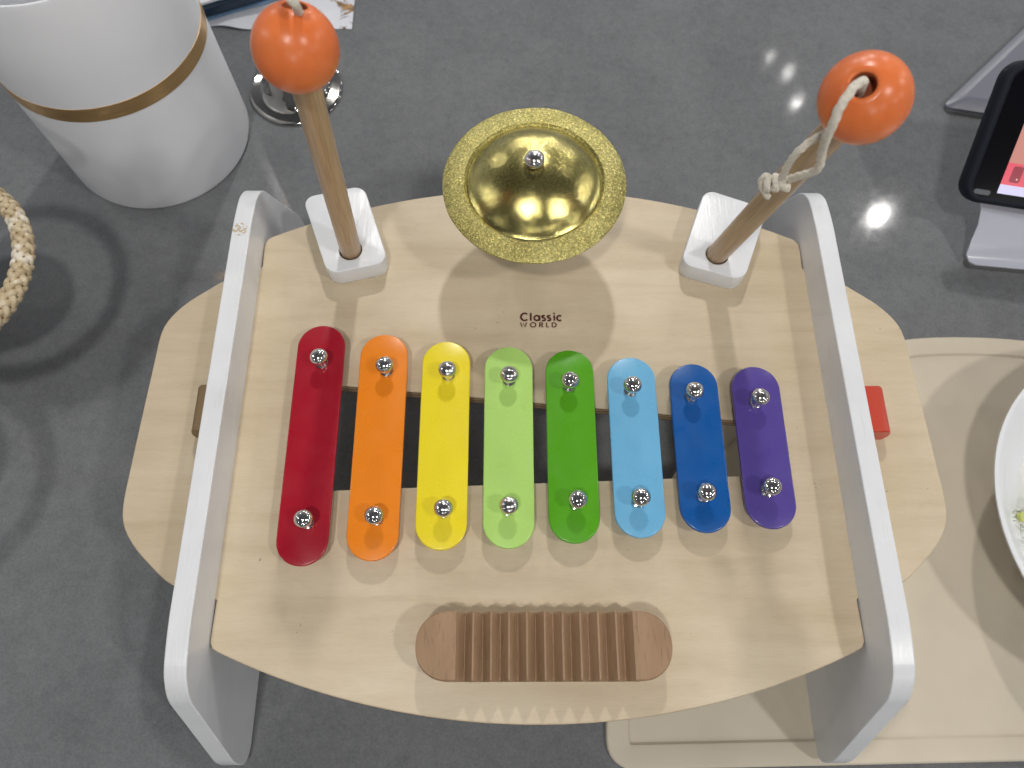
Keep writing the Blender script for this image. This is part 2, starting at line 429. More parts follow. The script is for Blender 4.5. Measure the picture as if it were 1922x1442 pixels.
for name, col, x, yt, yb, s1, s2 in bars:
    w = 12.1
    pts = []
    for k in range(25): a = PI*k/24; pts.append(((x+w*math.cos(a))*MM, (yt-w+w*math.sin(a))*MM))
    for k in range(25): a = PI+PI*k/24; pts.append(((x+w*math.cos(a))*MM, (yb+w+w*math.sin(a))*MM))
    me = prism_mesh([pts], 7.6*MM, 10*MM, .7*MM)
    b = place(from_mesh('tone_bar', me, mat_enamel(name.replace(' ', '_')+'_enamel', (*col, 1)), toy, 35)); b['label'] = name+' metal tone bar'
    for s in (s1, s2):
        d = bpy.data.objects.new('stud', stud_me); COL.objects.link(d); d.parent = b
        d.location = (s[0]*MM, s[1]*MM, 20.2*MM)
        d.rotation_euler = (random.uniform(-.07, .07), random.uniform(-.07, .07), 0)
        bm = bmesh.new(); lathe(bm, [(r*MM, z*MM) for r, z in collar_prof()], 24)
        bmesh.ops.translate(bm, vec=(s[0]*MM, s[1]*MM, 10*MM), verts=bm.verts)
        obj('stud_collar', bm, M['chrome'], b, 40)

# mallet blocks (with a drilled hole)
def block(pts, hole, lab):
    lp = round_corners([(a*MM, b*MM) for a, b in pts], 6.5*MM, 6)
    hp = [((hole[0]+6.1*math.cos(a))*MM, (hole[1]+6.1*math.sin(a))*MM) for a in [2*PI*k/40 for k in range(40)]]
    me = prism_mesh([[(p.x, p.y) for p in lp], hp], .05*MM, 12.5*MM, .5*MM)
    o = place(from_mesh('mallet_block', me, M['white'], toy, 35)); o['label'] = lab
    bm = bmesh.new(); lathe(bm, [(0, .4*MM), (6.6*MM, .4*MM)], 32, Matrix.Translation((hole[0]*MM, hole[1]*MM, 0)))
    obj('socket_floor', bm, M['foot'], o)
    return o
block([(-111.1, 253.3), (-78.1, 261.6), (-61.6, 212.7), (-93.0, 205.0)], (-82.2, 220.0), 'white block holding the left mallet')
block([(111.8, 260.3), (145.0, 247.1), (126.8, 202.1), (93.9, 212.3)], (114.2, 218.0), 'white block holding the right mallet')

# cymbal on its post
def cymbal():
    cx, cy, cz = 14.8*MM, 236*MM, 50*MM
    c = Matrix.Translation((cx, cy, cz)) @ Matrix.Rotation(math.radians(-1.5), 4, 'Y') @ Matrix.Rotation(math.radians(1.5), 4, 'X')
    R = 45.8; r1 = 33.6
    bm = bmesh.new()
    top = [(R, -.4), (R, .2), (R-.6, .5), (40, 1.6), (35, 2.0), (r1+1.2, 1.7), (r1, .9)]
    n = 96
    prof = top[:]
    lathe(bm, [(r*MM, z*MM) for r, z in prof], n, None, mi=0)
    dome = [(r1, .9), (r1-.5, 1.0)]
    for k in range(1, 13):
        t = k/12; ac = math.radians(46)*(1-t); Rs = (r1-1.0)/math.sin(math.radians(46))
        rr = Rs*math.sin(ac); zz = 2.2+13.7*(math.cos(ac)-math.cos(math.radians(46)))/(1-math.cos(math.radians(46)))
        dome.append((rr, zz))
    lathe(bm, [(r*MM, z*MM) for r, z in dome], n, None, mi=1)
    # underside
    und = [(R, -.4), (r1, 0.1)]+[(r-.9 if r > 1 else 0, z-.9) for r, z in dome[2:]]
    lathe(bm, [((r if r > .05 else 0)*MM, z*MM) for r, z in reversed(und)], n, None, mi=0)
    bmesh.ops.remove_doubles(bm, verts=bm.verts, dist=2e-5)
    # dents in the rim, as the photograph shows a few nicks
    for v in bm.verts:
        rr = math.hypot(v.co.x, v.co.y)
        if rr > 42*MM:
            a = math.atan2(v.co.y, v.co.x); v.co.z += .35*MM*noise.noise(Vector((math.cos(a)*2.2, math.sin(a)*2.2, 3)))
            s = 1+.004*noise.noise(Vector((math.cos(a)*3, math.sin(a)*3, 9))); v.co.x *= s; v.co.y *= s
    bmesh.ops.recalc_face_normals(bm, faces=bm.faces)
    bmesh.ops.transform(bm, matrix=c, verts=bm.verts)
    o = child('cymbal', bm, [M['rim'], M['dome']], 45)
    d = bpy.data.objects.new('stud', stud_me); COL.objects.link(d); d.parent = o
    d.matrix_local = c @ Matrix.Translation((0, 0, 20.0*MM)) @ Matrix.Scale(1.12, 4)
    bm = bmesh.new(); lathe(bm, [(0, 0), (3.9*MM, 0), (3.9*MM, 1.2*MM), (0, 1.2*MM)], 24, c @ Matrix.Translation((0, 0, 15.7*MM)))
    obj('washer', bm, M['foot'], o)
    bm = bmesh.new(); lathe(bm, [(0, 0), (9*MM, 0), (9*MM, 14*MM), (5*MM, 16*MM), (4*MM, 62*MM), (0, 62*MM)], 24, Matrix.Translation((cx, cy, 0)))
    child('cymbal_post', bm, M['white'], 40)
cymbal()

# ribbed scraper (guiro)
def guiro():
    x0, x1, y0, y1 = -38.0, 73.0, 4.6, 33.4; H = 18.0; nx = 360; ny = 8
    g0, g1, n = -21.0, 57.0, 10; p = (g1-g0)/n
    def top(x):
        if x < g0 or x > g1: return H
        t = ((x-g0)/p) % 1.0; d = abs(t-.5)*2      # 0 in the valley, 1 at the ridge
        return H-7.2*max(0, min(1, (1-d)/.90))
    def yr(x):
        r = 13.4
        dx = max(0, x0+r-x, x-(x1-r)); return (y1-y0)/2-r+math.sqrt(max(0, r*r-dx*dx)) if dx > 0 else (y1-y0)/2
    xs = [x0+.02]+[x0+.02+13.4*(1-math.cos(PI/2*k/14)) for k in range(1, 14)]
    xs += [g0-3]
    for k in range(n):
        a = g0+k*p
        xs += [a+p*.05, a+p*.24, a+p*.47, a+p*.53, a+p*.76, a+p*.95]
    xs += [g1+3]+sorted([x1-.02-13.4*(1-math.cos(PI/2*k/14)) for k in range(1, 14)]+[x1-.02])
    bm = bmesh.new(); ym = (y0+y1)/2; cols = []
    for x in xs:
        h = top(x); w = max(.15, yr(x)); c = .7
        w2 = max(.05, w-c)
        cols.append([bm.verts.new((x*MM, (ym+yy)*MM, zz*MM)) for yy, zz in ((-w, .05), (-w, h-c), (-w2, h), (w2, h), (w, h-c), (w, .05))])
    for a, b in zip(cols, cols[1:]):
        for k in range(5): bm.faces.new((a[k], b[k], b[k+1], a[k+1]))
    bm.faces.new(cols[0]); bm.faces.new(list(reversed(cols[-1])))
    bmesh.ops.recalc_face_normals(bm, faces=bm.faces)
    o = child('ribbed_scraper', bm, M['beech'], 25); return o
guiro()

# print on the board: drawn with flat strokes
def stroke(bm, pts, w, z):
    pts = [Vector((a, b, 0)) for a, b in pts]; L = []; R = []
    closed = (pts[0]-pts[-1]).length < 1e-6
    if closed: pts = pts[:-1]
    N = len(pts)
    for i, p in enumerate(pts):
        if closed: t = (pts[(i+1) % N]-pts[i-1]).normalized()
        else: t = (pts[min(i+1, N-1)]-pts[max(i-1, 0)]).normalized()
        n = Vector((-t.y, t.x, 0)); L.append(bm.verts.new((p.x+n.x*w/2, p.y+n.y*w/2, z))); R.append(bm.verts.new((p.x-n.x*w/2, p.y-n.y*w/2, z)))
    for i in range(N if closed else N-1): bm.faces.new((L[i], R[i], R[(i+1) % N], L[(i+1) % N]))
def arc(cx, cy, rx, ry, a0, a1, n=16): return [(cx+rx*math.cos(math.radians(a0+(a1-a0)*k/n)), cy+ry*math.sin(math.radians(a0+(a1-a0)*k/n))) for k in range(n+1)]
bm = bmesh.new(); cnt = [0]
def glyph(ch, x, y, h, w):
    """stroke letters, h = x-height, pen w; returns nothing"""
    H = h*1.42; zz = .2*MM
    def st(p):
        cnt[0] += 1; stroke(bm, [(x+a, y+b) for a, b in p], w, zz+cnt[0]*.002*MM)
    if ch == 'C': st(arc(H*.46, H*.5, H*.44, H*.46, 48, 312, 22))
    if ch == 'l': st([(0, 0), (0, H*1.02)])
    if ch == 'a': st(arc(h*.48, h*.5, h*.42, h*.44, 0, 360, 22)); st([(h*.93, 0), (h*.93, h)])
    if ch == 's':
        st(arc(h*.3, h*.73, h*.24, h*.21, 30, 270, 12)); st(arc(h*.3, h*.27, h*.26, h*.25, 90, -150, 12))
    if ch == 'i': st([(0, 0), (0, h)]); st([(0, h*1.22), (0, h*1.50)])
    if ch == 'c': st(arc(h*.46, h*.5, h*.42, h*.44, 50, 310, 18))
    if ch == 'W': st([(0, h), (h*.32, 0), (h*.6, h*.9), (h*.88, 0), (h*1.2, h)])
    if ch == 'O': st(arc(h*.5, h*.5, h*.52, h*.48, 0, 360, 24))
    if ch == 'R': st([(0, 0), (0, h)]); st([(0, h*.95), (h*.3, h*.95)]+arc(h*.3, h*.72, h*.24, h*.23, 90, -90, 8)+[(0, h*.49)]); st([(h*.25, h*.49), (h*.6, 0)])
    if ch == 'L': st([(0, h), (0, h*.05), (h*.5, h*.05)])
    if ch == 'D': st([(0, .05*h), (h*.3, .05*h)]+arc(h*.32, h*.5, h*.45, h*.45, -90, 90, 12)+[(0, h*.95), (0, .05*h)])
h = 3.25*MM; wgt = 1.0*MM; y = 184.2*MM
for ch, dx in zip('Classic', (0, 5.35, 7.0, 11.2, 14.1, 17.9, 19.2)): glyph(ch, (8.9+dx)*MM, y, h, wgt)
h = 2.75*MM
for ch, dx in zip('WORLD', (0, 5.4, 10.3, 13.9, 16.9)): glyph(ch, (8.7+dx)*MM, 180.4*MM, h, .62*MM)
child('printed_lettering', bm, M['ink'], 0)

# ------------------------------------------------------------------ mallets
def sph_hole(R, hr, depth, n=26):
    a0 = math.asin(hr/R); prof = [(0, R*math.cos(a0)-depth), (hr*.95, R*math.cos(a0)-depth), (hr, R*math.cos(a0)-.7*MM)]
    for k in range(n+1):
        a = (a0*1.18)+(PI-a0*1.18)*k/n; prof.append((max(R*math.sin(a), 0), R*math.cos(a)))
    return prof
def mallet(base, ball, hole, lab, cords):
    base = Vector(base)*MM; ball = Vector(ball)*MM; ax = (ball-base).normalized()
    root = thing('mallet', lab, 'mallet', base-ax*11.5*MM, 'mallets standing in the white blocks')
    off = Matrix.Translation(-root.location)
    a = base-ax*11.5*MM; L = (ball-a).length
    bm = bmesh.new(); prof = [(0, 0), (5.0*MM, 0), (5.55*MM, .8*MM)]+[(5.6*MM, L*k/10) for k in range(1, 10)]+[(5.6*MM, L-6*MM), (0, L-6*MM)]
    o = obj('stick', lathe(bm, prof, 32), M['stick'], root); o.matrix_world = off @ frame_z(a, ax)
    o.matrix_local = off @ frame_z(a, ax)
    bm = bmesh.new(); lathe(bm, sph_hole(15*MM, 4.1*MM, 7*MM), 64)
    bmesh.ops.recalc_face_normals(bm, faces=bm.faces)
    for f in bm.faces:
        c = f.calc_center_median()
        if c.z > 3*MM and math.hypot(c.x, c.y) < 4.05*MM: f.material_index = 1
    o = obj('ball', bm, [M['orange'], M['dark_hole']], root, 60); o.matrix_local = off @ frame_z(ball, hole)
    for pts, r in cords:
        bm = bmesh.new(); P = catmull([Vector(p)*MM for p in pts], 8, closed=False)
        tube(bm, P, r*MM, 14, False, 520, .10, 3)
        for v in bm.verts: v.co += Vector((noise.noise(v.co*900), noise.noise(v.co*900+Vector((5, 5, 5))), noise.noise(v.co*900+Vector((9, 2, 7)))))*.12*MM
        o = obj('cord', bm, M['cord'], root, 80); o.matrix_local = off
    return root
mallet((-82.2, 220.4, 12.5), (-72.2, 206.9, 163.8), (.166, .41, .897), 'mallet standing almost upright in the left white block, near the white canister', [
    ([(-68.5, 211, 173), (-67.2, 205.8, 181.0), (-66.5, 202.6, 185.9), (-68.2, 204.3, 187.5), (-70.5, 209.6, 186.3), (-73.8, 219.7, 180.7), (-75, 226, 172)], 1.45)])
c1 = [(116.2, 181.5, 171.0), (114.2, 179.8, 176.2), (112.5, 177.6, 180.6), (109.7, 175.8, 180.8), (107.3, 173.0, 179.7), (105.2, 170.2, 176.9), (105.0, 168.6, 172.2), (105.8, 169.0, 164.8), (108.5, 171.6, 155.1), (110.4, 172.2, 148.7), (111.3, 172.4, 144.4), (110.7, 174.5, 139.0), (109.1, 177.2, 133.7), (107.3, 179.9, 127.9)]
c2 = [(116, 176.5, 158.5), (112.5, 178.2, 158.3), (109.7, 178.2, 155.8), (106.7, 178.3, 151.3), (103.9, 177.6, 146.6), (103.3, 178.1, 139.2), (103.9, 178.9, 132.0), (104.3, 179.5, 127.9)]
def loopc(c, ax, r, turns=1.15, pitch=.6):
    c = Vector(c); ax = Vector(ax).normalized(); u = ax.orthogonal().normalized(); w = ax.cross(u); o = []
    for k in range(11):
        t = k/10; a = 2*PI*turns*t; o.append(tuple(c+u*r*math.cos(a)+w*r*math.sin(a)+ax*(t-.5)*pitch))
    return o
kax = (-6, 2, -4)
knots = [(loopc((105.6, 179.6, 127.0), kax, 2.1), 1.45), (loopc((103.2, 180.0, 125.8), (-6, 1, -2), 2.2), 1.45), (loopc((100.9, 180.3, 124.9), (-6, 3, -4), 1.9), 1.4),
         ([(101.4, 181, 126), (99.3, 181.9, 127.2), (98.3, 181.6, 124.5), (99.6, 180.2, 121.6), (101.6, 179.4, 119.6), (102.6, 178.9, 118.2)], 1.3),
         ([(105, 181, 127.5), (107.6, 179.6, 125.2), (108.4, 178.7, 122.9)], 1.25)]
mallet((114.2, 218.2, 12.5), (120.6, 184.5, 165.6), (-.451, -.353, .82), 'mallet leaning from the right white block with knotted cotton cord hanging from its ball', [(c1, 1.5), (c2, 1.35)]+knots)

# ------------------------------------------------------------------ canister
can = thing('canister', 'tall matt white canister with a brass band behind the toy', 'canister', (-.2465, .3722, ZC))
R = 62.8*MM
def cl(bm, name, mat): return obj(name, bm, mat, can, 40)
prof = [(0, .3*MM), (R-3*MM, .3*MM), (R-1*MM, 1*MM), (R, 4*MM), (R, 60*MM), (R, 120*MM), (R, 166*MM), (R-.8*MM, 168.6*MM), (R-1.8*MM, 168.9*MM), (R-2.8*MM, 168*MM), (R-3*MM, 160*MM), (R-3*MM, 8*MM), (0, 6*MM)]
cl(lathe(bmesh.new(), prof, 128), 'body', M['canister'])
b0 = 88.6*MM; b1 = 98.8*MM
cl(lathe(bmesh.new(), [(R-.5*MM, b0), (R+.35*MM, b0+.1*MM), (R+.35*MM, b1-.1*MM), (R-.5*MM, b1)], 128), 'band', M['brass'])

# ------------------------------------------------------------------ steel bell
bell = thing('metal_bell', 'small polished steel bell on the counter behind the left mallet', 'bell', (-.1545, .4165, ZC))
prof = [(0, 34), (4, 33.6), (9, 32), (13.5, 28.5), (17, 22), (19.5, 14), (21.6, 8), (24.5, 4.6), (29, 3.4), (33, 2.6), (34.2, 1.6), (34, .6), (32, .6)]
obj('dome', lathe(bmesh.new(), [(r*MM, z*MM) for r, z in cr(prof, 4)], 96), mat_chrome('dark_polished_steel', (.42, .41, .39, 1), .08), bell, 60)
obj('top_knob', lathe(bmesh.new(), [(0, 40*MM), (2.6*MM, 39*MM), (3.4*MM, 37*MM), (2.2*MM, 34.6*MM), (2.2*MM, 33*MM)], 32), M['chrome'], bell, 60)

# ------------------------------------------------------------------ basket with braided hoop
bk = thing('woven_basket', 'braided straw basket hoop at the left edge of the counter', 'basket', (-.335, .200, ZC))
hoopc = Vector((-.3095, .2045, .015))-Vector(bk.location)
bm = bmesh.new()
def braid(bm, c, R, r, strands, freq, w, ph0):
    n = 560
    for s_ in range(strands):
        ph = 2*PI*s_/strands+ph0; pts = []
        for k in range(n):
            a = 2*PI*k/n; q = freq*a+ph; over = (1 if freq > 0 else -1)*.5*MM*math.cos(abs(freq)*strands*a-strands*.2)
            nn = Vector((math.cos(q)*math.cos(a), math.cos(q)*math.sin(a), math.sin(q)))
            pts.append((c+Vector((R*math.cos(a), R*math.sin(a), 0))+nn*(r+over), nn))
        prev = None; first = None
        for k in range(n):
            p, nn = pts[k]; t = (pts[(k+1) % n][0]-pts[k-1][0]).normalized(); sd = t.cross(nn).normalized()
            ring = [bm.verts.new(p+sd*w*x-nn*(x*x)*1.4*w*.5+nn*h) for x, h in ((-1, -.5*MM), (-1, 0), (-.4, .12*MM), (.4, .12*MM), (1, 0), (1, -.5*MM))]
            if prev:
                for j in range(5): bm.faces.new((prev[j], prev[j+1], ring[j+1], ring[j]))
            else: first = ring
            prev = ring
        for j in range(5): bm.faces.new((prev[j], prev[j+1], first[j+1], first[j]))
for sg in (1, -1):
    braid(bm, hoopc, 57.3*MM, 5.2*MM, 4, sg*15, 1.9*MM, 0 if sg > 0 else .4)
tube(bm, [hoopc+Vector((57.3*MM*math.cos(2*PI*k/96), 57.3*MM*math.sin(2*PI*k/96), 0)) for k in range(96)], 4.3*MM, 12, True, mi=1)
obj('hoop', bm, [M['straw'], M['brown_peg']], bk, 60)
bm = bmesh.new(); bmn = 90
pr_ = [(0, .4), (26, .4), (28, 3), (31, 16), (33, 32), (34, 48), (33, 49), (31, 47), (30, 30), (26, 4), (0, 3.4)]
lathe(bm, [(r*MM, z*MM*1.7) for r, z in pr_], 64)
for v_ in bm.verts: v_.co.x += -.062+v_.co.z*1.02; v_.co.y += .004  # body leans out of view, shaped so its shadow falls inside the hoop
obj('unseen_basket_body', bm, M['basketin'], bk, 50)
for a in (150, 190, 230):
    bm = bmesh.new(); A = math.radians(a)
    p0 = Vector((.021+.033*math.cos(A), .004+.033*math.sin(A), .081)); p1 = hoopc+Vector((.0573*math.cos(A), .0573*math.sin(A), 0))
    tube(bm, [p0, (p0+p1)/2+Vector((0, 0, .003)), p1], 2.2*MM, 10); obj('hoop_tie', bm, M['straw'], bk, 60)

# ------------------------------------------------------------------ cream place mat
mo = [(60, -37.5), (175, -36.5), (300, -33.5), (430, -36.5), (535, -36.5), (546, -17), (520, 70), (500, 121), (468, 155), (420, 186), (375, 202), (300, 212.5), (258, 211), (216, 203), (172, 184), (133, 154.5), (102, 121), (78, 68), (54, -17)]
mo = [(54.5, -37.5), (300, -33.5), (546, -37.5), (546, -10), (524, 66)]
mo_arc = cr([(524, 66), (499, 121), (468, 155), (425, 184), (375, 203), (338, 210.5), (298, 213), (258, 211), (216, 202), (172, 184), (133, 154.5), (102, 121), (76, 66)], 6)
mo = mo+mo_arc[1:]+[(54.5, -10)]
mo = round_corners([(a*MM, b*MM) for a, b in mo], [16*MM, 0, 16*MM]+[9*MM]+[0]*(len(mo)-5)+[9*MM], 6)
ml = []
for p in mo:
    if not ml or (p-ml[-1]).length > 1e-4: ml.append(p)
rs = []
for i, p in enumerate(ml):
    q = ml[(i+1) % len(ml)]; k = max(1, int((q-p).length/(4*MM)))
    rs += [p+(q-p)*j/k for j in range(k)]
ml = rs
def inset(lp, d):
    N = len(lp); out = []
    for i in range(N):
        t = (lp[(i+1) % N]-lp[i-1]).normalized(); out.append(lp[i]+Vector((-t.y, t.x))*d)
    return out
bm = bmesh.new(); loops = []
for d, z in ((0, .1), (0, 2.6), (.5, 3.2), (1.1, 3.5), (11.0, 3.5), (11.7, 3.3), (12.3, 2.6), (13.0, 2.1), (14.5, 2.0)):
    loops.append([bm.verts.new((p.x, p.y, ZC+z*MM)) for p in inset(ml, d*MM)])
for a, b in zip(loops, loops[1:]):
    N = len(a)
    for k in range(N): bm.faces.new((a[k], a[(k+1) % N], b[(k+1) % N], b[k]))
bm.faces.new(loops[-1]); bm.faces.new(list(reversed(loops[0])))
for v in bm.verts: v.co -= Vector((.3, .08, ZC))
bmesh.ops.recalc_face_normals(bm, faces=bm.faces)
tag(obj('place_mat', bm, M['matm'], None, 18, (.3, .08, ZC)), 'cream rounded place mat with a raised border under the right side of the toy', 'place mat')

# ------------------------------------------------------------------ bowl of rice
BX, BY, BZ = .3625, .086, ZC+2.2*MM
prof = [(0, 1.5), (26, 1.5), (27, .1), (31, .1), (33, 3), (55, 8), (78, 21), (93, 36), (99.3, 45.2), (100.4, 46.4), (100.3, 47.4), (99.0, 47.7), (97.4, 46.8), (90, 38), (76, 25), (53, 12.5), (25, 6), (0, 5)]
tag(obj('bowl', lathe(bmesh.new(), [(r*MM, z*MM) for r, z in prof], 144), M['porcelain'], None, 60, (BX, BY, BZ)), 'shallow white porcelain bowl standing on the cream place mat', 'bowl')
bm = bmesh.new()
def grain(bm, c, d, ln, r):
    mtx = frame_z(c, d) @ Matrix.Diagonal((r, r, ln, 1))
    bmesh.ops.create_icosphere(bm, subdivisions=1, radius=1, matrix=mtx)
rr_bowl = lambda z: 0
for k in range(2600):
    a = random.uniform(PI*.55, PI*1.5); q = random.uniform(28, 86)
    wob = 6*noise.noise(Vector((math.cos(a)*q/14, math.sin(a)*q/14, 2)))
    if q > 80+wob*1.2+(-20 if a < PI*.96 else 5): continue
    zf = (12.5+(q-53)*.55 if q > 53 else 8+q*.08)
    z = max(zf, 27+wob*.6+random.uniform(-1.5, 1.8)-max(0, q-70)*.15) if q < 80 else (28+(q-80)*.7+random.uniform(0, 1.5))
    v = Vector((math.cos(a)*q*MM, math.sin(a)*q*MM, z*MM))
    d = Vector((random.gauss(0, 1), random.gauss(0, 1), random.gauss(0, .35))).normalized()
    grain(bm, v, d, random.uniform(2.4, 3.4)*MM, random.uniform(.95, 1.2)*MM)
lathe(bm, [(0, 28*MM), (60*MM, 27.5*MM), (72*MM, 26*MM), (76*MM, 23*MM), (60*MM, 20*MM)], 64)
tag(obj('rice', bm, M['rice'], None, 60, (BX, BY, BZ)), 'cooked white rice heaped in the white bowl', 'rice', kind='stuff')
# vegetable pieces
for (a, q, dz, ang) in ((PI*.985, 77, 31.5, .3), (PI*.96, 69, 31, 1.2), (PI*1.04, 66, 30.5, 2.0)):
    bm = bmesh.new(); extrude_poly(bm, [tuple(p) for p in rrect(-4.5*MM, -2.5*MM, 4.5*MM, 2.5*MM, 1.6*MM, 4)], 'z', 0, 2.2*MM)
    o = obj('vegetable_piece', bm, M['egg'], None, 40, (BX+math.cos(a)*q*MM, BY+math.sin(a)*q*MM, BZ+dz*MM)); o.rotation_euler = (.25, .2, ang)
    tag(o, 'small yellow green vegetable piece lying on the rice in the white bowl', 'vegetable', 'vegetable pieces on the rice')

# ------------------------------------------------------------------ phone and its stand
st = thing('phone_stand', 'silver white plastic stand holding up the phone at the right edge', 'phone stand', (.40, .33, ZC))
def sheet(bm, rows, th, mi=0):
    """rows: lists of points, gives a closed curved slab of thickness th (downwards)"""
    T = [[bm.verts.new(p) for p in r] for r in rows]; B = [[bm.verts.new(Vector(p)-Vector((0, 0, th))) for p in r] for r in rows]
    nr = len(rows); nc = len(rows[0])
    for i in range(nr-1):
        for j in range(nc-1):
            bm.faces.new((T[i][j], T[i][j+1], T[i+1][j+1], T[i+1][j])); bm.faces.new((B[i][j], B[i+1][j], B[i+1][j+1], B[i][j+1]))
    for i in range(nr-1):
        bm.faces.new((T[i][0], T[i+1][0], B[i+1][0], B[i][0])); bm.faces.new((T[i][-1], B[i][-1], B[i+1][-1], T[i+1][-1]))
    for j in range(nc-1):
        bm.faces.new((T[0][j], B[0][j], B[0][j+1], T[0][j+1])); bm.faces.new((T[-1][j], T[-1][j+1], B[-1][j+1], B[-1][j]))
    bmesh.ops.recalc_face_normals(bm, faces=bm.faces)
edge = [(316, 265.4, -76.2), (311.5, 268.0, -75.8), (310.0, 272.4, -74.4), (310.8, 278.3, -68), (311.5, 285.2, -58), (309.5, 290.5, -49), (306, 294.0, -42), (304, 300, -38), (304, 306, -36)]
rows = []
for k, (x, y_, z) in enumerate(edge):
    r = []
    for j in range(9):
        t = j/8; X = x+(492-2*(x-310)-x)*t; slope = -.105
        Y = y_+(X-x)*slope*(1 if k < 4 else .9)
        r.append((X*MM-.40, Y*MM-.33, z*MM-ZC))
    rows.append(r)
bm = bmesh.new(); sheet(bm, rows, 1.2*MM); o = obj('front_foot', bm, M['standw'], st, 50); add_bevel(o, .8*MM, 3, 30)
# dark under-edge
bm = bmesh.new(); pts = round_corners([(.3105, .2660), (.49, .2470), (.49, .274), (.3135, .278)], 5*MM, 5)
extrude_poly(bm, [(p.x-.40, p.y-.33) for p in pts], 'z', .1*MM, 5.0*MM); o = obj('base_pad', bm, M['stande'], st, 40); add_bevel(o, .6*MM, 2)
# rear foot: a wedge with rounded corner
bm = bmesh.new(); pts = round_corners([(.3225, .4005), (.47, .372), (.56, .50), (.44, .513)], [7*MM, 0, 0, 4*MM], 6)
cc = Vector((.4585, .4475)); loops = []
for k_, z in ((1.0, 1.9), (1.0, 4.2), (.985, 5.0), (.90, 9.0), (.885, 9.3)):
    loops.append([bm.verts.new(((cc.x+(p.x-cc.x)*k_)-.40, (cc.y+(p.y-cc.y)*k_)-.33, z*MM)) for p in pts])
for a_, b_ in zip(loops, loops[1:]):
    for k in range(len(a_)): bm.faces.new((a_[k], a_[(k+1) % len(a_)], b_[(k+1) % len(a_)], b_[k]))
bm.faces.new(loops[-1]); bm.faces.new(list(reversed(loops[0]))); bmesh.ops.recalc_face_normals(bm, faces=bm.faces)
o = obj('rear_foot', bm, M['standm'], st, 20)
bm = bmesh.new(); pts = round_corners([(.3232, .3990), (.47, .3705), (.56, .50), (.44, .511)], [7*MM, 0, 0, 4*MM], 6)
extrude_poly(bm, [(p.x-.40, p.y-.33) for p in pts], 'z', .1*MM, 1.9*MM); obj('base_pad', bm, M['stande'], st, 40)
# sloped back plate joining the feet behind the phone
u = Vector((.983, -.1836, 0)); v = Vector((.1263, .6764, .7256)); n = Vector((-.1332, -.7133, .6881))
MP = Matrix(((u.x, v.x, n.x, 0), (u.y, v.y, n.y, 0), (u.z, v.z, n.z, 0), (0, 0, 0, 1)))
ph = thing('phone', 'phone in a dark navy case leaning on the stand, its screen lit pink', 'phone', (.2887, .2890, -.035)); ph.rotation_euler = MP.to_euler()
def pho(name, pts, z0, z1, mat, bev=0):
    me = prism_mesh([[(p[0], p[1]) for p in pts]], z0*MM, z1*MM, bev*MM); return from_mesh(name, me, mat, ph, 40)
rr2 = lambda x0, y0, x1, y1, r, k=8: [tuple(p) for p in rrect(x0*MM, y0*MM, x1*MM, y1*MM, r*MM, k)]
pho('case', rr2(-2.5, -1.5, 158, 82, 12), -9, 0, M['case'], 1.6)
bm = bmesh.new()
lo = [Vector(p) for p in rr2(-2.0, -1.0, 157.5, 81.5, 12)]; li = [Vector(p) for p in rr2(3.4, 2.6, 152.5, 77.5, 8)]
r1_ = [bm.verts.new((p.x, p.y, -.5*MM)) for p in lo]; r2_ = [bm.verts.new((p.x+(q.x-p.x)*.3, p.y+(q.y-p.y)*.3, 1.4*MM)) for p, q in zip(lo, li)]
r3_ = [bm.verts.new((p.x+(q.x-p.x)*.75, p.y+(q.y-p.y)*.75, 1.4*MM)) for p, q in zip(lo, li)]; r4_ = [bm.verts.new((p.x, p.y, .3*MM)) for p in li]
for a, b in ((r1_, r2_), (r2_, r3_), (r3_, r4_)):
    for k in range(len(a)): bm.faces.new((a[k], a[(k+1) % len(a)], b[(k+1) % len(a)], b[k]))
bmesh.ops.recalc_face_normals(bm, faces=bm.faces); obj('case_rim', bm, M['case'], ph, 60)
pho('glass', rr2(3.0, 2.2, 152.9, 77.9, 8), -.5, .45, M['glass'])
scr = pho('screen', rr2(18.8, 6.2, 140, 74, .4, 2), .3, .52, mat_emit('screen_skin_tone', srgb(205, 140, 128), 1.0))
def spart(name, r, z, mat):
    o = pho(name, r, .4, z, mat); o.parent = scr; return o
spart('screen_bar', rr2(18.8, 6.2, 140, 11.8, .3, 2), .56, mat_emit('screen_lavender', srgb(222, 216, 250), .95))
spart('screen_banner', rr2(18.8, 11.8, 140, 25.0, .3, 2), .55, mat_emit('screen_pink', srgb(235, 95, 112), .95))
for k in range(5): spart('screen_tile', rr2(22.8+k*10.5, 13.6, 29.0+k*10.5, 23.4, 1.2, 4), .62, mat_emit('screen_tile_red', srgb(160, 62, 76), .9))
spart('screen_dot', rr2(26.6, 15.2, 27.6, 16.3, .5, 4), .68, mat_emit('screen_dot', srgb(255, 205, 190), 1.0))
pho('button', rr2(5.0, 4.0, 15.0, 7.0, 1.4, 5), .4, .7, mat_plain('grey_touch_button', (.10, .11, .13), .3, .02, 100, .1))

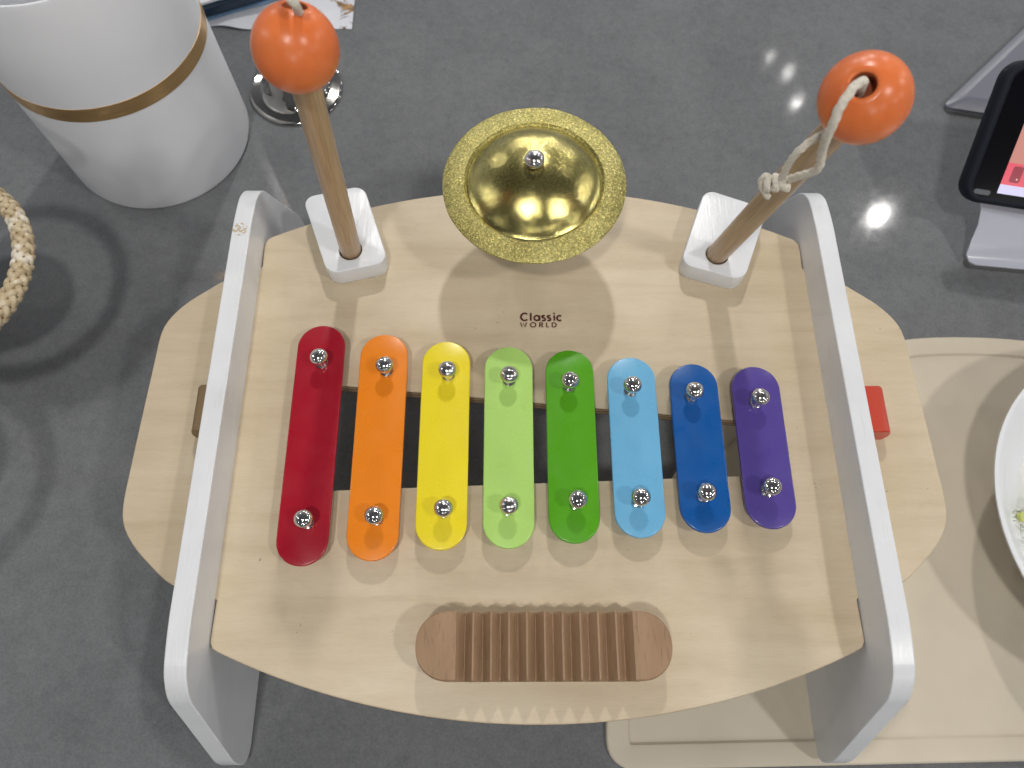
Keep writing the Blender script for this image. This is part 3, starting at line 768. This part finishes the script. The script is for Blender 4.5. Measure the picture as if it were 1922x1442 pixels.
# ------------------------------------------------------------------ papers and book, top left
bm = bmesh.new(); pts = [(-118.5, 475.2), (-118, 560), (-246, 560), (-250, 480), (-232, 477), (-223, 478.3), (-214, 479.2), (-204.5, 476.4), (-192.5, 478.2), (-180, 476.6), (-150, 476.2)]
rows = []
N = 26
top_ = 600
xs = [-246+128*k/N for k in range(N+1)]
for j in range(8):
    t = j/7; r = []
    for k, x in enumerate(xs):
        yb_ = 476.2+1.6*math.sin((x+232)/7.0)*(1 if x < -185 else .15)
        r.append(((x+182)*MM, (yb_+(top_-yb_)*t-520)*MM, (1.2+.9*math.sin(x/9.0+t)*(1-t))*MM))
    rows.append(r)
sheet(bm, rows, .25*MM)
o = obj('printed_paper', bm, M['paper'], None, 60, (-.182, .520, ZC)); tag(o, 'white paper with brown floral print lying under the blue book', 'paper')
bk2 = thing('book', 'dark blue book lying on the printed paper behind the canister', 'book', (-.231, .4795, ZC+2.6*MM))
dx, dy = Vector((.0549, .0237)), Vector((-.0237, .0549)); ex = dx.normalized(); ey = dy.normalized()
def quad(a0, a1, b0, b1): return [tuple(ex*a+ey*b) for a, b in ((a0, b0), (a1, b0), (a1, b1), (a0, b1))]
bm = bmesh.new(); extrude_poly(bm, quad(-.012, .18, .0008, .12), 'z', 0, 1.2*MM); o = obj('back_cover', bm, M['bookedge'], bk2, 30)
bm = bmesh.new(); extrude_poly(bm, quad(-.0115, .1795, .0015, .1195), 'z', 1.7*MM, 11*MM); o = obj('spine', bm, M['bookblue'], bk2, 30); add_bevel(o, 2*MM, 3)
bm = bmesh.new(); extrude_poly(bm, quad(-.0105, .178, .0045, .118), 'z', 11.1*MM, 13*MM); o = obj('top_cover', bm, M['pages'], bk2, 30)

# ------------------------------------------------------------------ light: ceiling downlights
lamps = [  # x, y, z(height), strength, radius
    (-.22, -.50, 1.60, 1.2, .06), (1.02, -.46, 1.60, 1.05, .06), (.10, 1.64, 1.60, 1.8, .05),
    (1.03, 1.93, 1.60, .012, .010), (1.02, 2.07, 1.60, .009, .009), (.965, 2.14, 1.60, .004, .007), (1.235, 1.46, 1.60, .12, .022),
    (3.0, .85, 1.60, .8, .05), (.1, 4.2, 1.60, 1.8, .07), (2.2, 3.9, 1.60, .8, .06), (-2.3, .3, 1.60, .35, .04),
    (-1.9, 2.9, 1.60, .5, .05), (-.4, -2.3, 1.60, .25, .05), (1.3, -2.4, 1.60, .6, .05), (3.0, -1.4, 1.6, .6, .05),
    (-3.2, .9, 1.6, .5, .06), (-2.6, -1.6, 1.6, .2, .06), (4.6, 2.6, 1.6, .8, .07), (-.9, 5.6, 1.6, 1.8, .08), (1.4, 5.8, 1.6, 2.2, .08), (.3, -3.9, 1.6, 1.8, .07), (4.4, -.4, 1.6, .7, .07)]
for k, (x, y_, z, s, r) in enumerate(lamps):
    L = bpy.data.lights.new('ceiling_downlight', 'AREA'); L.shape = 'DISK'; L.size = 2*r; L.energy = 7.6*s; L.color = (1.0, .972, .93)
    o = bpy.data.objects.new('ceiling_downlight', L); COL.objects.link(o); o.location = (x, y_, z)
    o.rotation_euler = (Vector((.05, .15, 0))-Vector((x, y_, z))).to_track_quat('-Z', 'Y').to_euler()

W = bpy.data.worlds.new('World'); S.world = W; W.use_nodes = True; nt = W.node_tree
bg = nt.nodes['Background']; tc = nt.nodes.new('ShaderNodeTexCoord'); sp = nt.nodes.new('ShaderNodeSeparateXYZ')
nt.links.new(tc.outputs['Generated'], sp.inputs[0])
def ramp(src, lo, hi, stops):
    mr = nt.nodes.new('ShaderNodeMapRange'); mr.inputs[1].default_value = lo; mr.inputs[2].default_value = hi; nt.links.new(src, mr.inputs[0])
    rp = nt.nodes.new('ShaderNodeValToRGB'); nt.links.new(mr.outputs[0], rp.inputs[0]); e = rp.color_ramp.elements
    for k, (p, c) in enumerate(stops): e[k].position = p; e[k].color = (*c, 1)
    return rp.outputs[0]
wy = ramp(sp.outputs[1], -1, 1, [(.15, (.15, .155, .165)), (.9, (.48, .49, .52))])
wz = ramp(sp.outputs[2], 0, 1, [(.1, (1, 1, 1)), (.8, (.30, .30, .30))])
mx = nt.nodes.new('ShaderNodeMix'); mx.data_type = 'RGBA'; mx.blend_type = 'MULTIPLY'; mx.inputs[0].default_value = 1
nt.links.new(wy, mx.inputs[6]); nt.links.new(wz, mx.inputs[7]); nt.links.new(mx.outputs[2], bg.inputs[0]); bg.inputs[1].default_value = .75

# ------------------------------------------------------------------ camera
cd = bpy.data.cameras.new('camera'); cam = bpy.data.objects.new('camera', cd); COL.objects.link(cam); S.camera = cam
cd.sensor_width = 36; cd.lens = 36*1440/1922; cd.clip_start = .01; cd.clip_end = 50
X = Vector((0.999944, -0.002218, 0.010352)); Y = Vector((-0.001812, 0.92754, 0.373719)); Z = Vector((-0.010431, -0.373717, 0.927484))
cam.matrix_world = Matrix(((X.x, Y.x, Z.x, 0), (X.y, Y.y, Z.y, 0), (X.z, Y.z, Z.z, .367), (0, 0, 0, 1)))
cd.dof.use_dof = True; cd.dof.focus_distance = .37; cd.dof.aperture_fstop = 13

S.view_settings.view_transform = 'Standard'; S.view_settings.look = 'None'; S.view_settings.gamma = 1; S.view_settings.exposure = 0
S.render.engine = 'CYCLES'
